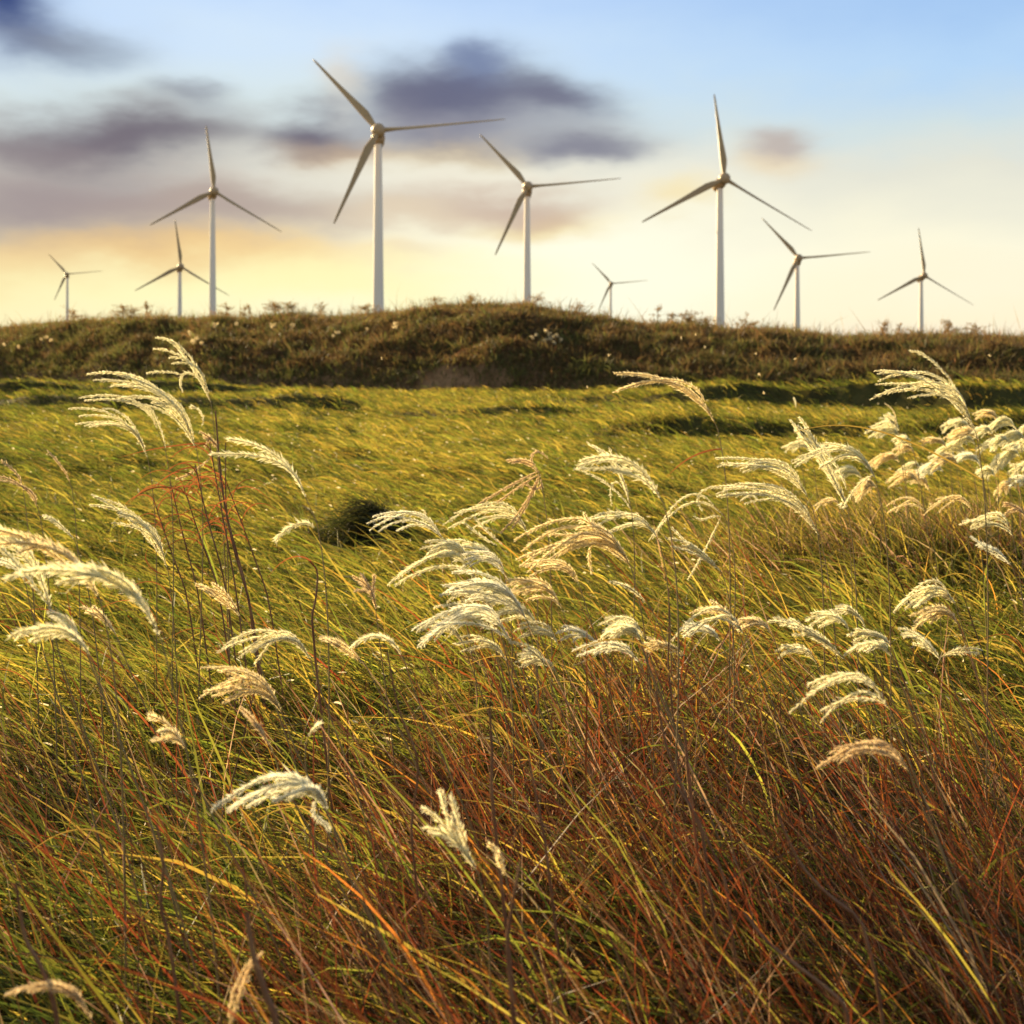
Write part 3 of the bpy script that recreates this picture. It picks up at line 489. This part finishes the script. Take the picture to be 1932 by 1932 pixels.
# ------------------------------------------------------------------ dry stalks
def stalk(tile, pts, d, r, label, nl=3, ml=None):
    P2 = [px(tile, p) for p in pts]; P = [pt(*p, d) for p in P2]; last = P[-1]; g = float(ground_z(last[0], d))
    base = np.array([last[0] + max(0, last[2] - g) * .12, d + .02, g - .02]); o = empty('dry_stalk', tuple(base), label, 'dry stalk', 'dry brown stalks in the foreground')
    C = np.concatenate([np.stack([np.interp(np.linspace(0, len(P) - 1, 18), np.arange(len(P)), np.array(P)[:, j]) for j in range(3)], -1), [base]])
    for _ in range(3): C[1:-1] = (C[:-2] + C[1:-1] * 2 + C[2:]) / 4
    Vt, Ft = tube(C, np.linspace(r * .4, r * .68, len(C)), 7); mesh_np('stem', Vt, [Ft], m_stalk, o, smooth=True)
    for i in range(nl if d > 3 else 0):
        a = C[int(rng.uniform(.05, .7) * 18)]; l = rng.uniform(.14, .26); s_ = -1 if rng.uniform() < .7 else 1; zz = rng.uniform(-.1, .1)
        V, Fq = ribbon(bez([a, a + np.array([.1 * s_ * l, zz * .3, .45 * l]), a + np.array([.55 * s_ * l, zz, .4 * l]), a + np.array([.8 * s_ * l, zz, -.05 * l])], 14), .005); mesh_np('leaf', V, [Fq], ml or m_red, o, smooth=True)
    return o
stalk('L3', [(812, 500), (835, 800), (885, 1040), (960, 1270)], 5.4, .0075, 'thick reddish brown stalk leaning under the tall left plumes', 5)
stalk('L3', [(850, 620), (850, 880), (900, 1060), (940, 1200)], 5.45, .005, 'thinner stalk twisted beside the thick reddish brown one', 4)
for q_, (xa, ya, xb, yb, lb) in enumerate([(735, 700, 860, 1180, 'thin red stalk under the large dense plume on the left'), (790, 620, 900, 1230, 'thin red stalk between the two reddish brown ones'), (690, 780, 840, 1210, 'leafy red stalk left of the thick reddish brown one'), (640, 760, 760, 1230, 'leafy red stalk farthest left in the tall left cluster'), (850, 760, 1030, 1250, 'red stalk leaning right out of the tall left cluster'), (575, 820, 720, 1230, 'short red leafy stalk under the lowest left plume')]):
    stalk('L3', [(xa, ya), ((xa * .6 + xb * .4) + rng.uniform(-8, 8), ya * .6 + yb * .4), (xb, yb)], 5.1 + .1 * q_, .0048, lb, 6)
stalk('L3', [(1160, 1060), (1200, 1100), (1190, 1220), (1165, 1300)], 3.7, .005, 'reddish curved stalk under the pair of thick arching spikes', 1)
stalk('L5', [(1460, 250), (1500, 480), (1590, 660), (1545, 900), (1560, 1050)], 2.9, .0045, 'long bent grey brown stalk left of centre', 1)
stalk('L5', [(1845, 460), (1855, 620), (1850, 820)], 2.6, .0055, 'upright blunt tan stalk in the centre foreground', 0)
stalk('L5', [(590, 900), (620, 1050), (600, 1200), (650, 1360)], 2.4, .0050, 'kinked reddish stalk in the left foreground', 2)
stalk('R6', [(540, 400), (580, 620), (690, 880), (730, 960)], 2.9, .0055, 'grey brown stalk rising through russet grass right of centre', 3)
stalk('R6', [(600, 730), (690, 860), (790, 1080), (815, 1160)], 2.6, .0045, 'pale stalk just below the grey brown one in russet grass', 1)
stalk('R6', [(1000, 860), (1080, 1050), (1190, 1170), (1390, 1310)], 2.4, .0050, 'long pale stalk lying diagonally in the right foreground', 1)
stalk('R6', [(870, 1230), (960, 1350), (1200, 1530), (1290, 1620)], 2.2, .0055, 'pale brown stalk slanting to the bottom edge right of centre', 1)
stalk('R6', [(590, 10), (592, 180), (585, 330)], 3.6, .0035, 'thin dark upright stalk with a black knot in the middle grass', 0)
stalk('R6', [(640, 505), (655, 600), (662, 700)], 3.0, .0055, 'short blunt cream tipped stalk in russet grass', 0)
stalk('L5', [(60, 1120), (90, 1330), (160, 1440), (230, 1650)], 2.1, .0060, 'pinkish brown stalk bending at the bottom left corner', 1)
stalk('L5', [(930, 1230), (950, 1380), (1000, 1540), (1060, 1670)], 2.0, .0085, 'thick blurred brown stalk at the bottom edge left of centre', 2)
stalk('R6', [(30, 1040), (0, 1200), (-30, 1400)], 2.2, .0055, 'soft brown stalk near the bottom in the centre foreground', 1)
stalk('R6', [(60, 640), (90, 800), (130, 1000)], 2.7, .0045, 'reddish stalk standing in the centre of the russet grass', 2)

# the shadowed hollow in the meadow: mound and arching thatch coloured dark for its shade
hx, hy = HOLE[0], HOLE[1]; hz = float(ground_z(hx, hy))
o = empty('shaded_tussock', (hx, hy, hz), 'grass tussock with a hollow coloured dark as shade in the middle of the meadow', 'grass tussock'); o['kind'] = 'thing'
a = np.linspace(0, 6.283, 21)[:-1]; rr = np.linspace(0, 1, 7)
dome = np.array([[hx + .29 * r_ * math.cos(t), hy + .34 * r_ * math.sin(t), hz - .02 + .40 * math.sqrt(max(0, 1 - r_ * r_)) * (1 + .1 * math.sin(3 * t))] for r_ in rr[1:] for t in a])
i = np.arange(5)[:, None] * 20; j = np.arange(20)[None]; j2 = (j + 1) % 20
mesh_np('mound', np.concatenate([dome, [[hx, hy, hz + .38]]]), [np.stack([(i + j).ravel(), (i + j2).ravel(), (i + 20 + j2).ravel(), (i + 20 + j).ravel()], 1), np.stack([np.full(20, 120), np.arange(20), (np.arange(20) + 1) % 20], 1)], m_shade, o, smooth=True)
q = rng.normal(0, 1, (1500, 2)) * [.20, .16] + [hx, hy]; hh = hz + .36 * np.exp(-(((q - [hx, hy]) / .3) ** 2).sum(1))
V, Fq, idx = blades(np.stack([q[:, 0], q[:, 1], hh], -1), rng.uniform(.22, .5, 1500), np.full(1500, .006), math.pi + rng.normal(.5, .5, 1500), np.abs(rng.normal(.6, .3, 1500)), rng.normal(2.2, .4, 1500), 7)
tag(mesh_np('thatch', V, [Fq], m_grass, o, col=palette(1500, [(.026, .028, .009), (.042, .048, .012), (.07, .07, .018), (.02, .018, .008)], [.4, .3, .15, .3])[idx]), kind='stuff')  # blade tints darkened to paint the hollow's shade

# ------------------------------------------------------------------ wind turbines
def blade_mesh():
    r_ = np.array([0, .03, .07, .13, .20, .30, .45, .60, .75, .88, .96, 1.0]); ch = np.array([1.9, 1.9, 2.1, 2.7, 3.15, 2.85, 2.2, 1.7, 1.3, 1.0, .8, .45]); th = np.array([1.9, 1.9, 1.6, 1.15, .85, .62, .42, .30, .22, .15, .10, .05])
    tw = -np.radians(np.interp(r_, [0, .2, .5, 1], [30, 26, 20, 14])); k = 12; a = np.linspace(0, 6.283185, k, endpoint=False); V = []
    for q, c_, t_, w_ in zip(r_, ch, th, tw):
        e = np.clip((q - .03) / .15, 0, 1); x = np.cos(a) * c_ / 2; y = np.sin(a) * t_ / 2 * (1 - .55 * e * np.cos(a - math.pi)); x = x - e * c_ * .18
        V.append(np.stack([x * math.cos(w_) - y * math.sin(w_), x * math.sin(w_) + y * math.cos(w_), np.full(k, q * 44.7)], -1))
    V = np.concatenate(V); n = len(r_); i = np.arange(n - 1)[:, None] * k; j = np.arange(k)[None]; j2 = (j + 1) % k
    return V, [np.stack([(i + j).ravel(), (i + j2).ravel(), (i + k + j2).ravel(), (i + k + j).ravel()], 1), (np.arange(k) + (n - 1) * k)[None]]
def lathe(prof, k=24):
    a = np.linspace(0, 6.283185, k, endpoint=False); V = np.concatenate([np.stack([r_ * np.cos(a), r_ * np.sin(a), np.full(k, z)], -1) for z, r_ in prof]); n = len(prof)
    i = np.arange(n - 1)[:, None] * k; j = np.arange(k)[None]; j2 = (j + 1) % k
    return V, [np.stack([(i + j).ravel(), (i + j2).ravel(), (i + k + j2).ravel(), (i + k + j).ravel()], 1), np.arange(k)[::-1][None], (np.arange(k) + (n - 1) * k)[None]]
def proto(name, g, m):
    o = mesh_np(name, g[0], g[1], m, smooth=True); COL.objects.unlink(o); return o.data
P_BLADE = proto('blade', blade_mesh(), m_blade)
P_TOWER = proto('tower', lathe([(0, 2.35), (.02, 2.3), (.25, 2.1), (.5, 1.85), (.75, 1.6), (.99, 1.38), (1.0, 1.34)]), m_tower)
P_HUB = proto('hub', lathe([(-2.0, 1.9), (-1.3, 2.4), (-.2, 2.7), (.9, 2.55), (1.9, 2.0), (2.6, 1.15), (2.9, .15)]), m_hub)
P_NAC = proto('nacelle', lathe([(-8.6, .9), (-8.2, 1.7), (-6.5, 2.35), (-3.6, 2.6), (-2.6, 2.4), (-2.3, 2.0)], 16), m_hub)
PAT = {'A': [(233, 21), (-120, 130), (-81, -171)], 'B': [(124, -74), (-15, 120), (-117, -62)]}
def turbine(hub, pat, k, label):
    """hub px, pattern scale against the measured one"""
    V = np.array(PAT[pat], float); Vc = V - V.mean(0); Mx = (Vc.T @ Vc) * 2 / 3; ev, E = np.linalg.eigh(Mx); Lp = math.sqrt(ev[1]); ci = math.sqrt(ev[0] / ev[1]); si = math.sqrt(1 - ci * ci); e2 = E[:, 0] * np.sign(E[1, 0])
    mpp = 44.7 / Lp; d = F * mpp / k; H = pt(hub[0], hub[1], d)
    ax = unit(np.array([e2[0] * si + .16, -ci, e2[1] * si])); tb = H - ax * 4.2
    o = empty('wind_turbine', (tb[0], tb[1], 0), label, 'wind turbine', 'wind turbines behind the hill')
    def part(name, me, Mx4): p = bpy.data.objects.new(name, me); COL.objects.link(p); p.parent = o; p.matrix_local = Matrix.Translation(-Vector(o.location)) @ Mx4
    def frame(z, xh, org, s=(1, 1, 1)):
        z = unit(z); y = unit(np.cross(z, xh)); x = np.cross(y, z); return Matrix(((x[0] * s[0], y[0] * s[1], z[0] * s[2], org[0]), (x[1] * s[0], y[1] * s[1], z[1] * s[2], org[1]), (x[2] * s[0], y[2] * s[1], z[2] * s[2], org[2]), (0, 0, 0, 1)))
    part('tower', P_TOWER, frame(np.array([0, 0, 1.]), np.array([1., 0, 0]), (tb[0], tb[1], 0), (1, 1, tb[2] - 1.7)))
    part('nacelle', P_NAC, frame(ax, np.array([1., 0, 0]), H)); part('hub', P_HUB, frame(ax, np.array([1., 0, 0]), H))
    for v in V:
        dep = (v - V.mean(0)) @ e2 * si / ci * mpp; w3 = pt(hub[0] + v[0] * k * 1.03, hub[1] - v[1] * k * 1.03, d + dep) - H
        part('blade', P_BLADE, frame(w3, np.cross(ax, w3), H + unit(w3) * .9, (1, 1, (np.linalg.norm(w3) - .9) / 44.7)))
    return o
turbine((714, 246), 'A', 1.0, 'largest white wind turbine, left of the dark cloud and hilltop')
turbine((996, 352), 'A', .734, 'wind turbine standing right behind the top of the hill')
turbine((126, 517), 'A', .283, 'small wind turbine farthest to the left')
turbine((1153, 535), 'A', .29, 'tiny distant wind turbine on the right slope of the hill')
turbine((1507, 487), 'A', .562, 'mid sized wind turbine with a blade under the tall right turbine')
turbine((404, 361), 'B', 1.0, 'tall wind turbine on the left, one blade pointing up')
turbine((341, 503), 'B', .717, 'smaller wind turbine close behind the left tall one, blades overlapping')
turbine((1367, 337), 'B', 1.29, 'tall wind turbine right of the hilltop, one blade pointing up')
turbine((1744, 520), 'B', .73, 'wind turbine farthest to the right, one blade pointing up')

# ------------------------------------------------------------------ weeds on the skyline
def weed(pxx, top_py, bushy, label, wpx=16):
    s = float(P2S(pxx)); B = hill_pt(np.array([s]), np.array([.97]))[0]; H = EYE + (HY - top_py) / F * B[1] - B[2]; wd = wpx / F * B[1]
    o = empty('weed', tuple(B), label, 'weed', 'tall weeds on the hill crest'); Vs, Fs, off = [], [], 0
    main = bez([B, B + np.array([.02, 0, H * .5]), B + np.array([rng.normal(0, .08), 0, H])], 8); Vt, Ft = tube(main, .018, 5); mesh_np('stem', Vt, [Ft], m_weed, o)
    for i in range(bushy):
        f = rng.uniform(.35, 1); a = B + (main[-1] - B) * f; e = a + rng.normal(0, 1, 3) * np.array([wd, wd, .16]) * (1.15 - .5 * f) + np.array([0, 0, .10]); br = bez([a, (a + e) / 2 + np.array([0, 0, .03]), e], 4)
        V, Fq = tube(br, .008, 3); Vs.append(V); Fs.append(Fq + off); off += len(V); n = 22
        pos = br[rng.integers(1, 4, n)] + rng.normal(0, .05, (n, 3)); V, Fq, _ = blades(pos, rng.uniform(.05, .11, n), rng.uniform(.025, .045, n), rng.uniform(0, 6.28, n), rng.uniform(.2, 1.4, n), rng.uniform(.8, 2.2, n), 2); Vs.append(V); Fs.append(Fq + off); off += len(V)
    mesh_np('foliage', np.concatenate(Vs), [np.concatenate(Fs)], m_weed, o)
for a in [(140, 586, 10, 'bushy weed on the hill crest right of the leftmost small turbine'), (232, 576, 13, 'broad weed on the crest between the leftmost and the overlapping turbines'), (246, 582, 9, 'lower weed touching the broad weed on the left crest'), (278, 574, 6, 'thin open weed on the crest just left of the overlapping turbines'), (424, 580, 12, 'dense weed at the foot of the tall left turbine'), (460, 579, 5, 'spiky weed on the crest right of the tall left turbine'), (472, 581, 4, 'second spiky weed on the crest right of the tall left turbine'), (518, 573, 14, 'tall bushy weed halfway from the tall left turbine to the largest one'), (548, 572, 11, 'tallest branching weed halfway from the left turbine to the largest one'), (606, 575, 6, 'slender weed standing alone left of the largest turbine'), (690, 578, 10, 'weed beside the foot of the largest turbine'), (821, 560, 8, 'slim weed on the crest right of the largest turbine'), (889, 562, 9, 'weed on the highest point of the hill'), (1009, 562, 8, 'weed at the foot of the turbine behind the hilltop'), (1087, 577, 7, 'weed on the right slope just left of the tiny turbine'), (1240, 584, 4, 'thin upright weed alone on the right slope'), (1270, 594, 6, 'weed on the crest right of the thin upright one'), (1296, 593, 14, 'bushy weed mound left of the tall right turbine'), (1335, 600, 12, 'bushy weed touching the tall right turbine'), (1410, 605, 8, 'weed right of the tall right turbine'), (1664, 611, 8, 'weed on the crest left of the rightmost turbine'), (1696, 613, 6, 'small weed just left of the rightmost turbine tower'), (1788, 606, 10, 'tall weed right of the rightmost turbine'), (1840, 614, 8, 'weed on the crest near the right edge')]:
    weed(a[0], a[1], a[2] * 2, a[3], 9 if a[2] < 7 else 16)

# pale flower heads on the slope
def flower(pxx, pyy, r, label):
    s = float(P2S(pxx)); tt = np.linspace(0, 1, 60); Q = hill_pt(np.full(60, s), tt); py_ = HY - (Q[:, 2] - EYE) / Q[:, 1] * F; i = int(np.argmin(np.abs(py_ - 14 - pyy))); B = Q[i]; T = pt(pxx, pyy, B[1] - .3)
    o = empty('flower', tuple(B), label, 'wild flower', 'pale flower heads on the hill'); V, Fq = tube(bez([B, (B + T) / 2 + np.array([0, -.1, .05]), T], 5), .01, 4); mesh_np('stem', V, [Fq], m_weed, o)
    n = 26; V, Fq, _ = blades(T + rng.normal(0, r * .35, (n, 3)), rng.uniform(.5, 1, n) * r, np.full(n, r * .45), rng.uniform(0, 6.28, n), rng.uniform(0, 1.5, n), rng.uniform(.5, 1.8, n), 2); mesh_np('flower_head', V, [Fq], m_fluff, o)
for lab, L in (('pale flower head in the group right of the hilltop turbine', [(1005, 637), (1012, 632), (1030, 625), (1036, 630), (1042, 638), (1050, 634), (1058, 642), (1028, 642), (1046, 648)]), ('pale flower head in the group below the tall left turbine', [(358, 628), (366, 634), (372, 640), (381, 648), (364, 645)]), ('pale flower head high on the slope near the largest turbine', [(405, 615), (446, 612), (513, 617), (518, 613), (552, 615), (636, 628), (628, 634), (693, 621), (745, 612), (747, 618)]), ('pale flower head at the left end of the hill', [(35, 655), (78, 640), (88, 636), (96, 642), (8, 650)])):
    for p in L: flower(p[0], p[1], rng.uniform(.08, .15), lab)
# drifting seed fluff
for pxx, pyy, dd, lab in [(1149, 670, 7, 'glowing seed fluff drifting in front of the hill above the right pair of spikes'), (1285, 637, 8, 'seed fluff floating high before the hill at the right'), (1313, 632, 8, 'topmost of the seed fluffs floating before the right hill'), (1330, 655, 8, 'seed fluff floating below the two high ones'), (1426, 667, 8, 'seed fluff floating mid slope left of the tallest right plume'), (1432, 707, 5.5, 'largest glowing seed fluff between the two tall right plumes'), (1441, 741, 7, 'seed fluff floating just above the sunlit field on the right'), (1500, 677, 8, 'seed fluff floating left of the tallest plume tip'), (1867, 671, 8, 'seed fluff floating near the right edge before the hill'), (1108, 730, 8, 'seed fluff floating low left of the two long spikes'), (720, 676, 8, 'seed fluff drifting before the hill under the largest turbine')]:
    c0 = pt(pxx, pyy, dd); n = 22; V, Fq, _ = blades(c0 + rng.normal(0, .002, (n, 3)), rng.uniform(.006, .013, n), np.full(n, .0025), rng.uniform(0, 6.28, n), rng.uniform(0, 3.1, n), rng.uniform(0, 3.1, n), 2)
    tag(mesh_np('seed_fluff', V, [Fq], m_fluff, origin=tuple(c0)), lab, 'seed fluff', 'seed fluff drifting in the air')
